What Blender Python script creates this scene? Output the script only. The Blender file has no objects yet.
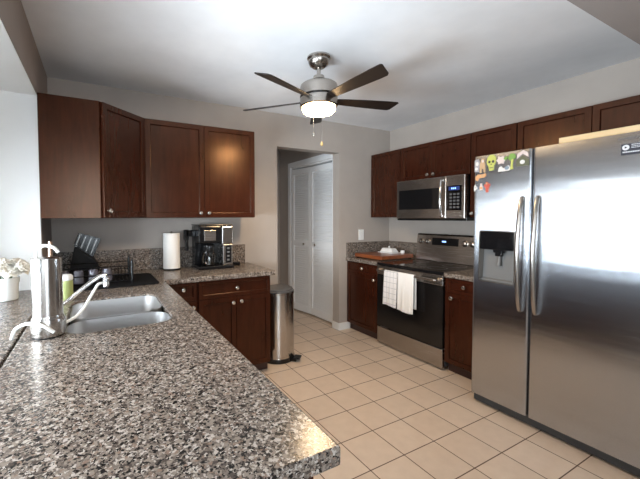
import bpy, bmesh, math, random
from mathutils import Vector, Matrix
random.seed(7)
C = bpy.context.scene.collection
sc = bpy.context.scene
PI = math.pi

# ------------------------------------------------------------------ camera
cam_data = bpy.data.cameras.new('camera')
cam = bpy.data.objects.new('camera', cam_data); C.objects.link(cam)
cam_data.sensor_width = 36.0
cam_data.lens = 36.0 * 341.71 / 640.0
cam_data.shift_x = (320 - 277.675) / 640.0
cam_data.shift_y = (230.05 - 239.5) / 640.0
r_ = Vector((0.88236481, -0.4705502, -0.00385451)); u_ = Vector((0.02091058, 0.03102529, 0.99929984)); f_ = Vector((0.47010115, 0.88182761, -0.03721511))
M = Matrix((r_, u_, -f_)).transposed().to_4x4()
M.translation = Vector((0, 0, 1.33))
cam.matrix_world = M
cam_data.clip_start = 0.02
sc.camera = cam

# ------------------------------------------------------------------ light and exposure
w = bpy.data.worlds.new('sky'); sc.world = w; w.use_nodes = True
bg = w.node_tree.nodes['Background']
bg.inputs[0].default_value = (0.74, 0.87, 1.0, 1); bg.inputs[1].default_value = 1.2
sc.view_settings.view_transform = 'Standard'
sc.view_settings.look = 'None'
sc.view_settings.gamma = 1.0
sc.view_settings.use_curve_mapping = False
sc.view_settings.exposure = 0.72

def area_light(name, loc, target, sx, sy, power, color):
    d = bpy.data.lights.new(name, 'AREA'); d.shape = 'RECTANGLE'; d.size = sx; d.size_y = sy
    d.energy = power; d.color = color
    o = bpy.data.objects.new(name, d); C.objects.link(o)
    o.location = loc
    o.rotation_euler = (Vector(target) - Vector(loc)).to_track_quat('-Z', 'Y').to_euler()
    return o
# daylight arriving through the side window beside the sink and through the glazed door behind the camera
area_light('window_daylight', (-0.95, 1.30, 1.28), (1.0, 1.30, 1.28), 1.95, 0.70, 42, (0.95, 0.98, 1.0))
# added fill lamp outside the side window, aimed up to brighten the ceiling
area_light('ceiling_fill', (-1.15, 1.15, 0.98), (0.75, 1.40, 2.35), 1.5, 0.5, 82, (0.74, 0.87, 1.0))
area_light('patio_daylight', (-0.55, -1.98, 1.45), (-0.45, 0.0, 1.45), 2.4, 1.35, 58, (0.84, 0.92, 1.0))

# ------------------------------------------------------------------ materials
def mat(name, base=(0.8, 0.8, 0.8), rough=0.5, metal=0.0, **kw):
    m = bpy.data.materials.new(name); m.use_nodes = True
    p = m.node_tree.nodes['Principled BSDF']
    p.inputs['Base Color'].default_value = (*base, 1)
    p.inputs['Roughness'].default_value = rough
    p.inputs['Metallic'].default_value = metal
    for k, v in kw.items():
        p.inputs[k].default_value = v
    return m
def nodes(m):
    return m.node_tree.nodes, m.node_tree.links, m.node_tree.nodes['Principled BSDF']
def texco(m, scale=(1, 1, 1)):
    n, l, p = nodes(m)
    tc = n.new('ShaderNodeTexCoord'); mp = n.new('ShaderNodeMapping')
    mp.inputs['Scale'].default_value = scale
    l.new(tc.outputs['Object'], mp.inputs['Vector'])
    return mp.outputs['Vector']
def noise(m, vec, scale, detail=4, rough=0.55, dist=0):
    n, l, p = nodes(m)
    t = n.new('ShaderNodeTexNoise'); t.inputs['Scale'].default_value = scale; t.inputs['Detail'].default_value = detail
    t.inputs['Roughness'].default_value = rough; t.inputs['Distortion'].default_value = dist
    l.new(vec, t.inputs['Vector']); return t.outputs['Fac']
def ramp(m, fac, stops, interp='LINEAR'):
    n, l, p = nodes(m)
    r = n.new('ShaderNodeValToRGB'); r.color_ramp.interpolation = interp
    e = r.color_ramp.elements
    while len(e) < len(stops): e.new(0.5)
    for i, (pos, c) in enumerate(stops):
        e[i].position = pos; e[i].color = (*c, 1)
    l.new(fac, r.inputs['Fac']); return r.outputs['Color']
def bump(m, height, strength, dist=0.01):
    n, l, p = nodes(m)
    b = n.new('ShaderNodeBump'); b.inputs['Strength'].default_value = strength; b.inputs['Distance'].default_value = dist
    l.new(height, b.inputs['Height']); l.new(b.outputs['Normal'], p.inputs['Normal'])

def paint(name, col, rough=0.75, amt=0.05):
    m = mat(name, col, rough); n, l, p = nodes(m)
    v = texco(m)
    lo = tuple(c * (1 - amt) for c in col); hi = tuple(min(1, c * (1 + amt)) for c in col)
    l.new(ramp(m, noise(m, v, 3.0, 3), [(0.3, lo), (0.7, hi)]), p.inputs['Base Color'])
    bump(m, noise(m, v, 160, 3), 0.06, 0.004)
    return m
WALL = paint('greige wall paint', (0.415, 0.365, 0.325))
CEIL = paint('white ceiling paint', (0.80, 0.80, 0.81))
WALL_SHADE = paint('shade-darkened wall paint', (0.29, 0.25, 0.23))  # wall paint darkened to stand in for shade on left wall and beam
REVEAL = paint('bright white paint', (0.84, 0.84, 0.83), 0.6, 0.02)
WHITE = paint('white gloss trim paint', (0.80, 0.80, 0.79), 0.4, 0.02)
CASING = paint('white casing paint', (0.86, 0.87, 0.88), 0.45, 0.02)

def wood(name, dark, light, rough, vert=True, coat=0.25):
    m = mat(name, dark, rough); n, l, p = nodes(m)
    v = texco(m, (9, 9, 0.9) if vert else (9, 0.9, 9))
    g = noise(m, v, 4.0, 6, 0.6, 0.6)
    v2 = texco(m)
    blotch = noise(m, v2, 5.0, 3)
    mx = n.new('ShaderNodeMath'); mx.operation = 'MULTIPLY_ADD'
    mx.inputs[1].default_value = 0.6
    l.new(g, mx.inputs[0])
    mm = n.new('ShaderNodeMath'); mm.operation = 'MULTIPLY'; mm.inputs[1].default_value = 0.4
    l.new(blotch, mm.inputs[0]); l.new(mm.outputs[0], mx.inputs[2])
    l.new(ramp(m, mx.outputs[0], [(0.32, dark), (0.68, light)]), p.inputs['Base Color'])
    bump(m, g, 0.05, 0.003)
    p.inputs['Coat Weight'].default_value = coat; p.inputs['Coat Roughness'].default_value = 0.28
    return m
CHERRY = wood('cherry stained wood', (0.021, 0.0042, 0.0020), (0.045, 0.0100, 0.0040), 0.27, True, 0.0)
CHERRY.node_tree.nodes['Principled BSDF'].inputs['Specular Tint'].default_value = (1.0, 0.68, 0.48, 1)
CHERRYD = wood('cherry stained wood toe board', (0.030, 0.009, 0.006), (0.05, 0.014, 0.009), 0.5)
BOARD = wood('oiled cutting board wood', (0.14, 0.034, 0.012), (0.32, 0.090, 0.026), 0.35, False)
PINE = wood('pale pine', (0.62, 0.42, 0.20), (0.75, 0.54, 0.30), 0.55, False, 0.0)
BLADE = wood('fan blade walnut veneer', (0.010, 0.006, 0.0045), (0.020, 0.0125, 0.009), 0.45, False, 0.0); BLADE.node_tree.nodes['Principled BSDF'].inputs['Specular IOR Level'].default_value = 0.25; pass
BLOCKW = mat('black stained block wood', (0.006, 0.0055, 0.0055), 0.5, **{'Specular IOR Level': 0.2})

def granite():
    m = mat('speckled granite', (0.4, 0.36, 0.33), 0.23, **{'Specular IOR Level': 0.2}); n, l, p = nodes(m)
    tc = texco(m)
    # warp the coordinates a little so that grains are irregular
    nz = n.new('ShaderNodeTexNoise'); nz.inputs['Scale'].default_value = 130; nz.inputs['Detail'].default_value = 2
    l.new(tc, nz.inputs['Vector'])
    mix = n.new('ShaderNodeMix'); mix.data_type = 'VECTOR'; mix.inputs['Factor'].default_value = 0.012
    l.new(tc, mix.inputs[4]); l.new(nz.outputs['Color'], mix.inputs[5])
    def vor(scale):
        v = n.new('ShaderNodeTexVoronoi'); v.inputs['Scale'].default_value = scale
        l.new(mix.outputs[1], v.inputs['Vector'])
        s = n.new('ShaderNodeSeparateColor'); l.new(v.outputs['Color'], s.inputs[0])
        return s.outputs[0], s.outputs[1]
    a, a2 = vor(142); b, b2 = vor(245)
    c1 = ramp(m, a, [(0.0, (0.014, 0.012, 0.011)), (0.17, (0.064, 0.050, 0.042)), (0.35, (0.140, 0.112, 0.093)),
                     (0.56, (0.215, 0.176, 0.146)), (0.76, (0.19, 0.132, 0.100)), (0.84, (0.385, 0.338, 0.298))], 'CONSTANT')
    c2 = ramp(m, b, [(0.0, (0.015, 0.012, 0.011)), (0.24, (0.105, 0.083, 0.070)), (0.5, (0.205, 0.168, 0.140)), (0.80, (0.37, 0.322, 0.282))], 'CONSTANT')
    mc = n.new('ShaderNodeMix'); mc.data_type = 'RGBA'
    th = n.new('ShaderNodeMath'); th.operation = 'GREATER_THAN'; th.inputs[1].default_value = 0.62
    l.new(b2, th.inputs[0])
    l.new(th.outputs[0], mc.inputs['Factor']); l.new(c1, mc.inputs[6]); l.new(c2, mc.inputs[7])
    l.new(mc.outputs[2], p.inputs['Base Color'])
    return m
GRANITE = granite()

def tile_floor():
    m = mat('beige ceramic tile', (0.6, 0.5, 0.4), 0.32); n, l, p = nodes(m)
    tc = n.new('ShaderNodeTexCoord'); sp = n.new('ShaderNodeSeparateXYZ'); l.new(tc.outputs['Object'], sp.inputs[0])
    S = 0.2481
    def math_(op, a, b=None):
        x = n.new('ShaderNodeMath'); x.operation = op
        for i, q in enumerate((a, b)):
            if q is None: continue
            if isinstance(q, (int, float)): x.inputs[i].default_value = q
            else: l.new(q, x.inputs[i])
        return x.outputs[0]
    cells = []; ds = []
    for o, off in (('X', 1.4958), ('Y', 2.0570)):
        t = math_('DIVIDE', math_('SUBTRACT', sp.outputs[o], off - 40 * S), S)
        cells.append(math_('FLOOR', t))
        fr = math_('FRACT', t)
        ds.append(math_('MINIMUM', fr, math_('SUBTRACT', 1.0, fr)))
    d = math_('MINIMUM', ds[0], ds[1])
    g = n.new('ShaderNodeMapRange'); g.inputs['From Min'].default_value = 0.0085; g.inputs['From Max'].default_value = 0.0135
    l.new(d, g.inputs['Value'])
    cb = n.new('ShaderNodeCombineXYZ'); l.new(cells[0], cb.inputs[0]); l.new(cells[1], cb.inputs[1])
    wn = n.new('ShaderNodeTexWhiteNoise'); wn.noise_dimensions = '2D'; l.new(cb.outputs[0], wn.inputs['Vector'])
    base = ramp(m, wn.outputs['Value'], [(0, (0.69, 0.565, 0.455)), (1, (0.75, 0.62, 0.505))])
    cloud = ramp(m, noise(m, tc.outputs['Object'], 14, 4), [(0.3, (0.93, 0.92, 0.91)), (0.7, (1, 1, 1))])
    mu = n.new('ShaderNodeMix'); mu.data_type = 'RGBA'; mu.blend_type = 'MULTIPLY'; mu.inputs['Factor'].default_value = 1
    l.new(base, mu.inputs[6]); l.new(cloud, mu.inputs[7])
    mg = n.new('ShaderNodeMix'); mg.data_type = 'RGBA'
    l.new(g.outputs[0], mg.inputs['Factor']); mg.inputs[6].default_value = (0.10, 0.055, 0.035, 1); l.new(mu.outputs[2], mg.inputs[7])
    l.new(mg.outputs[2], p.inputs['Base Color'])
    rr = n.new('ShaderNodeMapRange'); rr.inputs['To Min'].default_value = 0.9; rr.inputs['To Max'].default_value = 0.34
    l.new(g.outputs[0], rr.inputs['Value']); l.new(rr.outputs[0], p.inputs['Roughness'])
    bump(m, g.outputs[0], 0.35, 0.003)
    return m
TILE = tile_floor()

def steel(name, base, rough, stretch, bstr=0.06, wave=0.0):
    m = mat(name, base, rough, 1.0); n, l, p = nodes(m)
    v = texco(m, stretch)
    g = noise(m, v, 1.0, 3)
    h = g
    if wave:
        wv = noise(m, texco(m, (0.5, 0.5, 5.0)), 3.0, 1)
        a = n.new('ShaderNodeMath'); a.operation = 'MULTIPLY_ADD'; a.inputs[1].default_value = wave
        l.new(wv, a.inputs[0]); l.new(g, a.inputs[2]); h = a.outputs[0]
    rr = n.new('ShaderNodeMapRange'); rr.inputs['To Min'].default_value = rough * 0.8; rr.inputs['To Max'].default_value = rough * 1.25
    l.new(g, rr.inputs['Value']); l.new(rr.outputs[0], p.inputs['Roughness'])
    bump(m, h, bstr, 0.002)
    return m
FRIDGE = steel('brushed stainless fridge front', (0.49, 0.51, 0.545), 0.24, (1, 3, 500), 0.035, 9.0)
def brushed(m, amount, rot):
    n, l, p = nodes(m)
    tg = n.new('ShaderNodeTangent'); tg.direction_type = 'RADIAL'; tg.axis = 'Z'
    l.new(tg.outputs[0], p.inputs['Tangent'])
    p.inputs['Anisotropic'].default_value = amount; p.inputs['Anisotropic Rotation'].default_value = rot
brushed(FRIDGE, 0.95, 0.0)
STEEL = steel('brushed stainless', (0.44, 0.41, 0.385), 0.25, (5, 5, 500), 0.025)
STEELV = steel('brushed stainless vertical', (0.52, 0.495, 0.47), 0.19, (400, 400, 4), 0.015)
SINKS = mat('satin sink steel', (0.60, 0.59, 0.585), 0.33, 1.0)
NICKEL = mat('brushed nickel', (0.42, 0.385, 0.35), 0.24, 1.0)
CHROME = mat('chrome', (0.78, 0.78, 0.78), 0.10, 1.0)
DARKN = mat('dull handle steel', (0.22, 0.21, 0.20), 0.35, 1.0)
KNOB = mat('satin nickel knob', (0.80, 0.76, 0.70), 0.22, 1.0)
BLACK = mat('black plastic', (0.007, 0.007, 0.008), 0.16, **{'Specular IOR Level': 0.4})
BLACKM = mat('matte black rubber', (0.010, 0.010, 0.011), 0.9, **{'Specular IOR Level': 0.08})
BGLASS = mat('black glass', (0.006, 0.006, 0.007), 0.06)
OVENG = mat('black oven window glass', (0.007, 0.006, 0.006), 0.16)
GREYP = mat('dark grey plastic', (0.10, 0.10, 0.105), 0.45)
MIDG = mat('grey moulded plastic', (0.12, 0.118, 0.115), 0.4)
GRILLE = mat('grey grille plastic', (0.06, 0.065, 0.07), 0.5)
PLASTIC = mat('white plastic', (0.82, 0.82, 0.80), 0.4)
CERAM = mat('white ceramic', (0.84, 0.84, 0.83), 0.2)
DARKGAP = mat('dark joint', (0.03, 0.022, 0.018), 0.9)
PAPER = paint('white paper', (0.84, 0.82, 0.79), 0.9, 0.03)
PETAL = paint('ivory petals', (0.82, 0.78, 0.70), 0.7, 0.06)
LEAF = mat('dull green leaf', (0.10, 0.14, 0.06), 0.6)
GREENL = mat('lime green label', (0.36, 0.41, 0.15), 0.45)
def glow(name, col, strength):
    m = mat(name, col, 0.4); p = m.node_tree.nodes['Principled BSDF']
    p.inputs['Emission Color'].default_value = (*col, 1); p.inputs['Emission Strength'].default_value = strength
    return m
LAMPG = glow('frosted lamp glass lit', (1.0, 0.68, 0.36), 46.0)
BLUED = glow('blue lit display', (0.25, 0.45, 1.0), 1.6)
BLUEB = glow('dim blue display panel', (0.010, 0.022, 0.10), 0.7)
def glass(name, tint, mixv):
    m = bpy.data.materials.new(name); m.use_nodes = True
    n, l = m.node_tree.nodes, m.node_tree.links; n.clear()
    o = n.new('ShaderNodeOutputMaterial'); t = n.new('ShaderNodeBsdfTransparent'); t.inputs[0].default_value = (*tint, 1)
    g = n.new('ShaderNodeBsdfGlossy'); g.inputs['Roughness'].default_value = 0.03; mx = n.new('ShaderNodeMixShader')
    fr = n.new('ShaderNodeFresnel'); fr.inputs[0].default_value = mixv
    l.new(fr.outputs[0], mx.inputs[0]); l.new(t.outputs[0], mx.inputs[1]); l.new(g.outputs[0], mx.inputs[2]); l.new(mx.outputs[0], o.inputs[0])
    return m
GLASS = glass('clear window glass', (0.97, 0.98, 0.98), 1.45)
CARAFE = glass('carafe glass', (0.62, 0.60, 0.58), 1.9)
CUPG = glass('pale tinted tumbler glass', (0.78, 0.78, 0.86), 1.7)

def towel_mat(name, plaid):
    m = mat(name, (0.8, 0.78, 0.75), 0.9); n, l, p = nodes(m)
    tc = texco(m)
    if plaid:
        sp = n.new('ShaderNodeSeparateXYZ'); l.new(tc, sp.inputs[0])
        outs = []
        for o, s in (('Y', 24.0), ('Z', 19.0)):
            a = n.new('ShaderNodeMath'); a.operation = 'MULTIPLY'; a.inputs[1].default_value = s; l.new(sp.outputs[o], a.inputs[0])
            f = n.new('ShaderNodeMath'); f.operation = 'FRACT'; l.new(a.outputs[0], f.inputs[0])
            c = n.new('ShaderNodeMath'); c.operation = 'LESS_THAN'; c.inputs[1].default_value = 0.10; l.new(f.outputs[0], c.inputs[0])
            outs.append(c.outputs[0])
        mx = n.new('ShaderNodeMath'); mx.operation = 'MAXIMUM'; l.new(outs[0], mx.inputs[0]); l.new(outs[1], mx.inputs[1])
        l.new(ramp(m, mx.outputs[0], [(0.0, (0.76, 0.74, 0.73)), (1.0, (0.48, 0.48, 0.49))]), p.inputs['Base Color'])
    bump(m, noise(m, tc, 500, 2), 0.3, 0.002)
    return m
PLAID = towel_mat('grey checked towel cotton', True)
COTTON = towel_mat('white towel cotton', False)

# ------------------------------------------------------------------ mesh helpers
base_of = {}
def bm_new(): return bmesh.new()
def add_box(bm, x0, x1, y0, y1, z0, z1):
    vs = [bm.verts.new((x, y, z)) for x in (min(x0, x1), max(x0, x1)) for y in (min(y0, y1), max(y0, y1)) for z in (min(z0, z1), max(z0, z1))]
    for q in ((0, 1, 3, 2), (4, 6, 7, 5), (0, 4, 5, 1), (2, 3, 7, 6), (0, 2, 6, 4), (1, 5, 7, 3)):
        bm.faces.new([vs[i] for i in q])
    return bm
def box(*a): return add_box(bm_new(), *a)
def add_prism(bm, pts, z0, z1):
    lo = [bm.verts.new((x, y, z0)) for x, y in pts]; hi = [bm.verts.new((x, y, z1)) for x, y in pts]
    n = len(pts)
    bm.faces.new(lo[::-1]); bm.faces.new(hi)
    for i in range(n): bm.faces.new((lo[i], lo[(i + 1) % n], hi[(i + 1) % n], hi[i]))
    return bm
def add_lathe(bm, prof, center, axis=(0, 0, 1), n=32):
    """prof: list of (radius, height)"""
    q = Vector((0, 0, 1)).rotation_difference(Vector(axis)).to_matrix(); c = Vector(center)
    rings = []
    for r, h in prof:
        if r < 1e-6: rings.append([bm.verts.new(c + q @ Vector((0, 0, h)))])
        else: rings.append([bm.verts.new(c + q @ Vector((r * math.cos(2 * PI * i / n), r * math.sin(2 * PI * i / n), h))) for i in range(n)])
    for a, b in zip(rings, rings[1:]):
        if len(a) == 1 and len(b) == 1: continue
        for i in range(n):
            j = (i + 1) % n
            if len(a) == 1: bm.faces.new((a[0], b[j], b[i]))
            elif len(b) == 1: bm.faces.new((a[i], a[j], b[0]))
            else: bm.faces.new((a[i], a[j], b[j], b[i]))
    if len(rings[0]) > 1: bm.faces.new(rings[0][::-1])
    if len(rings[-1]) > 1: bm.faces.new(rings[-1])
    return bm
def add_tube(bm, pts, rad, n=10, flat=None):
    pts = [Vector(p) for p in pts]; rings = []
    up = Vector((0, 0, 1)); prev = None
    for i, p in enumerate(pts):
        t = (pts[min(i + 1, len(pts) - 1)] - pts[max(i - 1, 0)]).normalized()
        if prev is None:
            a = up if abs(t.dot(up)) < 0.95 else Vector((1, 0, 0))
            s = t.cross(a).normalized()
        else:
            s = (prev - t * prev.dot(t)).normalized()
        prev = s; b = t.cross(s)
        r = rad[i] if isinstance(rad, (list, tuple)) else rad
        rings.append([bm.verts.new(p + (s * math.cos(2 * PI * k / n) + b * math.sin(2 * PI * k / n)) * r) for k in range(n)])
    for a, b in zip(rings, rings[1:]):
        for k in range(n): bm.faces.new((a[k], a[(k + 1) % n], b[(k + 1) % n], b[k]))
    bm.faces.new(rings[0][::-1]); bm.faces.new(rings[-1])
    return bm
def curve(ctrl, n=24):
    """Catmull-Rom through control points"""
    P = [Vector(c) for c in ctrl]; P = [2 * P[0] - P[1]] + P + [2 * P[-1] - P[-2]]
    out = []
    segs = len(P) - 3
    for s in range(segs):
        a, b, c, d = P[s:s + 4]
        for i in range(n // segs + 1):
            t = i / (n // segs + 1)
            out.append(0.5 * ((2 * b) + (c - a) * t + (2 * a - 5 * b + 4 * c - d) * t * t + (3 * b - a - 3 * c + d) * t ** 3))
    out.append(P[-2]); return out
def rrect(x0, x1, y0, y1, r, n=6):
    pts = []
    for cx, cy, a0 in ((x1 - r, y1 - r, 0), (x0 + r, y1 - r, 90), (x0 + r, y0 + r, 180), (x1 - r, y0 + r, 270)):
        for i in range(n + 1):
            a = math.radians(a0 + 90 * i / n); pts.append((cx + r * math.cos(a), cy + r * math.sin(a)))
    return pts
def xf(bm, mtx): bmesh.ops.transform(bm, matrix=mtx, verts=bm.verts); return bm
def frame(o, ux, uy, uz):
    m = Matrix((Vector(ux).normalized(), Vector(uy).normalized(), Vector(uz).normalized())).transposed().to_4x4(); m.translation = Vector(o); return m

def obj(name, bm, m, parent=None, bevel=0.0, smooth=False, seg=2):
    b = base_of.get(parent, Vector((0, 0, 0))) if parent else Vector((0, 0, 0))
    if b.length: bmesh.ops.translate(bm, verts=bm.verts, vec=-b)
    bmesh.ops.recalc_face_normals(bm, faces=bm.faces)
    me = bpy.data.meshes.new(name); bm.to_mesh(me); bm.free()
    if smooth:
        for p in me.polygons: p.use_smooth = True
    me.materials.append(m)
    o = bpy.data.objects.new(name, me); C.objects.link(o)
    if parent: o.parent = parent; base_of[o] = b
    if bevel:
        md = o.modifiers.new('bevel', 'BEVEL'); md.width = bevel; md.segments = seg; md.limit_method = 'ANGLE'; md.angle_limit = math.radians(40)
    if smooth:
        try:
            md = o.modifiers.new('wn', 'WEIGHTED_NORMAL'); md.keep_sharp = True
            me.set_sharp_from_angle(angle=math.radians(42))
        except Exception: pass
    return o
def cut(o, cutters):
    """boolean-subtract closed bmeshes (given in world coordinates) from o and bake the result"""
    dg = None; tmp = []
    for bm in cutters:
        b = base_of.get(o, Vector((0, 0, 0)))
        if b.length: bmesh.ops.translate(bm, verts=bm.verts, vec=-b)
        bmesh.ops.recalc_face_normals(bm, faces=bm.faces)
        me = bpy.data.meshes.new('cut'); bm.to_mesh(me); bm.free()
        c = bpy.data.objects.new('cut', me); C.objects.link(c)
        par = o.parent
        c.matrix_world = Matrix.Translation(par.location) if par else Matrix.Identity(4)
        md = o.modifiers.new('cut', 'BOOLEAN'); md.operation = 'DIFFERENCE'; md.object = c; md.solver = 'EXACT'
        tmp.append(c)
    mods = [m for m in o.modifiers]
    bpy.context.view_layer.update()
    dg = bpy.context.evaluated_depsgraph_get()
    me = bpy.data.meshes.new_from_object(o.evaluated_get(dg))
    for md in mods: o.modifiers.remove(md)
    o.data = me
    for c in tmp:
        d = c.data; bpy.data.objects.remove(c); bpy.data.meshes.remove(d)
def tag(o, label, cat, group=None, kind=None):
    o['label'] = label; o['category'] = cat
    if group: o['group'] = group
    if kind: o['kind'] = kind
    return o
def thing(name, label, cat, loc, group=None):
    o = bpy.data.objects.new(name, None); C.objects.link(o); o.empty_display_size = 0.1
    o.location = loc; base_of[o] = Vector(loc)
    return tag(o, label, cat, group)
def struct(name, bm, m, parent=None, bevel=0.0):
    o = obj(name, bm, m, parent, bevel)
    if not parent: o['kind'] = 'structure'
    return o

# ------------------------------------------------------------------ room shell
XL, XR, YB, ZC = -0.303, 3.30, 3.17, 2.41
YF = -1.75
WT = 0.12
HALL = 4.62
CT = 0.88           # left counter top
bmf = box(-2.8, 3.6, YF - 0.2, HALL + 0.15, -0.1, 0.0)
struct('floor', bmf, TILE)
struct('ceiling', box(-2.8, 3.6, YF - 0.2, HALL + 0.15, ZC, ZC + 0.1), CEIL)
# left wall with the deep pass-through window
OY0, OY1, OZ1 = 0.25, 2.62, 2.10
lw = bm_new()
add_box(lw, XL - WT, XL, 0.12, OY0, 0, ZC)
add_box(lw, XL - WT, XL, OY1, YB, 0, ZC)
add_box(lw, XL - WT, XL, OY0, OY1, 0, CT - 0.045)
add_box(lw, XL - WT, XL, OY0, OY1, OZ1, ZC)
struct('wall_left', lw, WALL_SHADE)
struct('wall_dining_side', box(-2.7, XL - WT, 0.0, 0.12, 0, ZC), WALL)
struct('wall_dining_left', box(-2.7, -2.58, YF, 0.0, 0, ZC), WALL)
# window bay beyond the wall (white reveals, soffit, outer window)
bay = bm_new()
BX = -0.84
add_box(bay, BX, XL - WT, OY1, OY1 + 0.06, 0.6, OZ1 + 0.06)
add_box(bay, BX, XL - WT, OY0 - 0.06, OY0, 0.6, OZ1 + 0.06)
add_box(bay, BX, XL - WT, OY0, OY1, OZ1, OZ1 + 0.06)
add_box(bay, BX, XL - WT, OY0, OY1, 0.6, CT - 0.045)
add_box(bay, XL - WT, XL - 0.004, OY1 - 0.004, OY1, CT, OZ1)
add_box(bay, XL - WT, XL - 0.004, OY0, OY1, OZ1 - 0.004, OZ1)
struct('trim_1', bay, REVEAL)
win = bpy.data.objects.new('window_1', None); C.objects.link(win); win['kind'] = 'structure'
fr = bm_new()
for a, b in ((OY0, OY0 + 0.05), (0.99, 1.05), (1.82, 1.88), (OY1 - 0.05, OY1)):
    add_box(fr, BX - 0.04, BX, a, b, CT - 0.04, 1.68)
add_box(fr, BX - 0.04, BX, OY0, OY1, 1.64, OZ1 + 0.06); add_box(fr, BX - 0.04, BX, OY0, OY1, 0.6, CT + 0.03)
obj('window_frame', fr, WHITE, win)
obj('pane', box(BX - 0.025, BX - 0.019, OY0 + 0.04, OY1 - 0.04, CT + 0.02, 1.65), GLASS, win)

# back wall with the hall doorway
DX0, DX1, DZ = 1.686, 2.500, 2.07
bw = bm_new()
add_box(bw, XL - WT, DX0, YB, YB + WT, 0, ZC)
add_box(bw, DX1, XR + WT, YB, YB + WT, 0, ZC)
add_box(bw, DX0, DX1, YB, YB + WT, DZ, ZC)
struct('wall_back', bw, WALL)
struct('wall_right', box(XR, XR + WT, YF, YB, 0, ZC), WALL)
# front wall (behind the camera) with a glazed patio door
fw = bm_new()
GX0, GX1, GZ = -1.85, 0.75, 2.16
add_box(fw, -2.7, GX0, YF - WT, YF, 0, ZC); add_box(fw, GX1, XR + WT, YF - WT, YF, 0, ZC); add_box(fw, GX0, GX1, YF - WT, YF, GZ, ZC)
struct('wall_front', fw, WALL)
pd = bpy.data.objects.new('door_2', None); C.objects.link(pd); pd['kind'] = 'structure'
fr = bm_new(); mid = (GX0 + GX1) / 2
for a, b in ((GX0, GX0 + 0.06), (mid - 0.04, mid + 0.04), (GX1 - 0.06, GX1)): add_box(fr, a, b, YF - 0.08, YF - 0.03, 0, GZ)
add_box(fr, GX0, GX1, YF - 0.08, YF - 0.03, GZ - 0.06, GZ); add_box(fr, GX0, GX1, YF - 0.08, YF - 0.03, 0, 0.07)
obj('door_frame', fr, WHITE, pd)
obj('pane', box(GX0 + 0.05, GX1 - 0.05, YF - 0.058, YF - 0.052, 0.06, GZ - 0.05), GLASS, pd)
# dropped beam between the kitchen and the dining side
struct('trim_2', box(XL, XR, 0.42, 0.655, 2.15, ZC), WALL_SHADE)
# hall beyond the doorway
hw = bm_new()
CY0, CY1 = 3.292, 4.26
add_box(hw, DX1, DX1 + WT, CY1, HALL, 0, ZC); add_box(hw, DX1, DX1 + WT, CY0, CY1, 2.03, ZC)
struct('wall_hall_right', hw, WALL)
struct('wall_hall_left', box(1.40, 1.52, YB + WT, HALL, 0, ZC), WALL)
struct('wall_hall_back', box(1.40, 3.4, HALL, HALL + WT, 0, ZC), WALL)
struct('wall_closet', add_box(box(3.15, 3.25, YB + WT, HALL, 0, ZC), DX1 + WT, 3.15, CY1 + 0.1, CY1 + 0.14, 0, ZC), WALL)
cs = bm_new()
add_box(cs, DX1 - 0.018, DX1, CY1, CY1 + 0.075, 0, 2.105); add_box(cs, DX1 - 0.018, DX1, CY0, CY1, 2.03, 2.105)
add_box(cs, DX1, DX1 + WT, CY1 - 0.015, CY1, 0, 2.03); add_box(cs, DX1, DX1 + WT, CY0, CY0 + 0.012, 0, 2.03); add_box(cs, DX1, DX1 + WT, CY0, CY1, 2.012, 2.03)
struct('trim_3', cs, CASING, bevel=0.004)
# white casing of the far hall door
hd = add_box(add_box(box(2.38, 2.45, HALL - 0.02, HALL, 0, 2.08), 1.60, 1.67, HALL - 0.02, HALL, 0, 2.08), 1.60, 2.45, HALL - 0.02, HALL, 2.02, 2.09)
struct('trim_4', hd, CASING)
# bifold louvred closet door
bd = bpy.data.objects.new('door_1', None); C.objects.link(bd); bd['kind'] = 'structure'
def leaf(p0, p1, name='leaf'):
    p0 = Vector((*p0, 0)); p1 = Vector((*p1, 0)); L = (p1 - p0).length; d = (p1 - p0).normalized()
    nrm = Vector((0, 0, 1)).cross(d)
    if nrm.x > 0: nrm = -nrm
    bm = bm_new(); st = 0.045; H0, H1 = 0.02, 2.0; T = 0.03
    for a, b in ((0, st), (L - st, L)): add_box(bm, a, b, 0, T, H0, H1)
    for a, b in ((H0, H0 + 0.09), (0.93, 1.0), (H1 - 0.07, H1)): add_box(bm, st, L - st, 0, T, a, b)
    for z0, z1 in ((H0 + 0.09, 0.93), (1.0, H1 - 0.07)):
        k = int((z1 - z0) / 0.030)
        for i in range(k):
            z = z0 + (i + 0.5) * (z1 - z0) / k
            v = [bm.verts.new((x, y, zz)) for x in (st, L - st) for (y, zz) in ((0.004, z + 0.016), (0.008, z + 0.020), (T - 0.004, z - 0.013), (T - 0.008, z - 0.017))]
            for q in ((0, 1, 2, 3), (7, 6, 5, 4), (0, 4, 5, 1), (1, 5, 6, 2), (2, 6, 7, 3), (3, 7, 4, 0)): bm.faces.new([v[j] for j in q])
    xf(bm, frame(p0, d, nrm, (0, 0, 1)))
    o = obj(name, bm, CASING, bd)
    return o, p0, d, nrm, L, T
l1, *a1 = leaf((2.515, 4.235), (2.575, 3.85))
l2, *a2 = leaf((2.577, 3.842), (2.595, 3.312))
for o, (p0, d, nrm, L, T), t in ((l1, a1, 0.72), (l2, a2, 0.24)):
    c = p0 + d * (L * t) + nrm * T + Vector((0, 0, 0.965))
    obj('knob', add_lathe(bm_new(), [(0.007, 0), (0.006, 0.014), (0.015, 0.02), (0.016, 0.028), (0.0, 0.033)], c, nrm, 16), KNOB, o, smooth=True)
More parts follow.
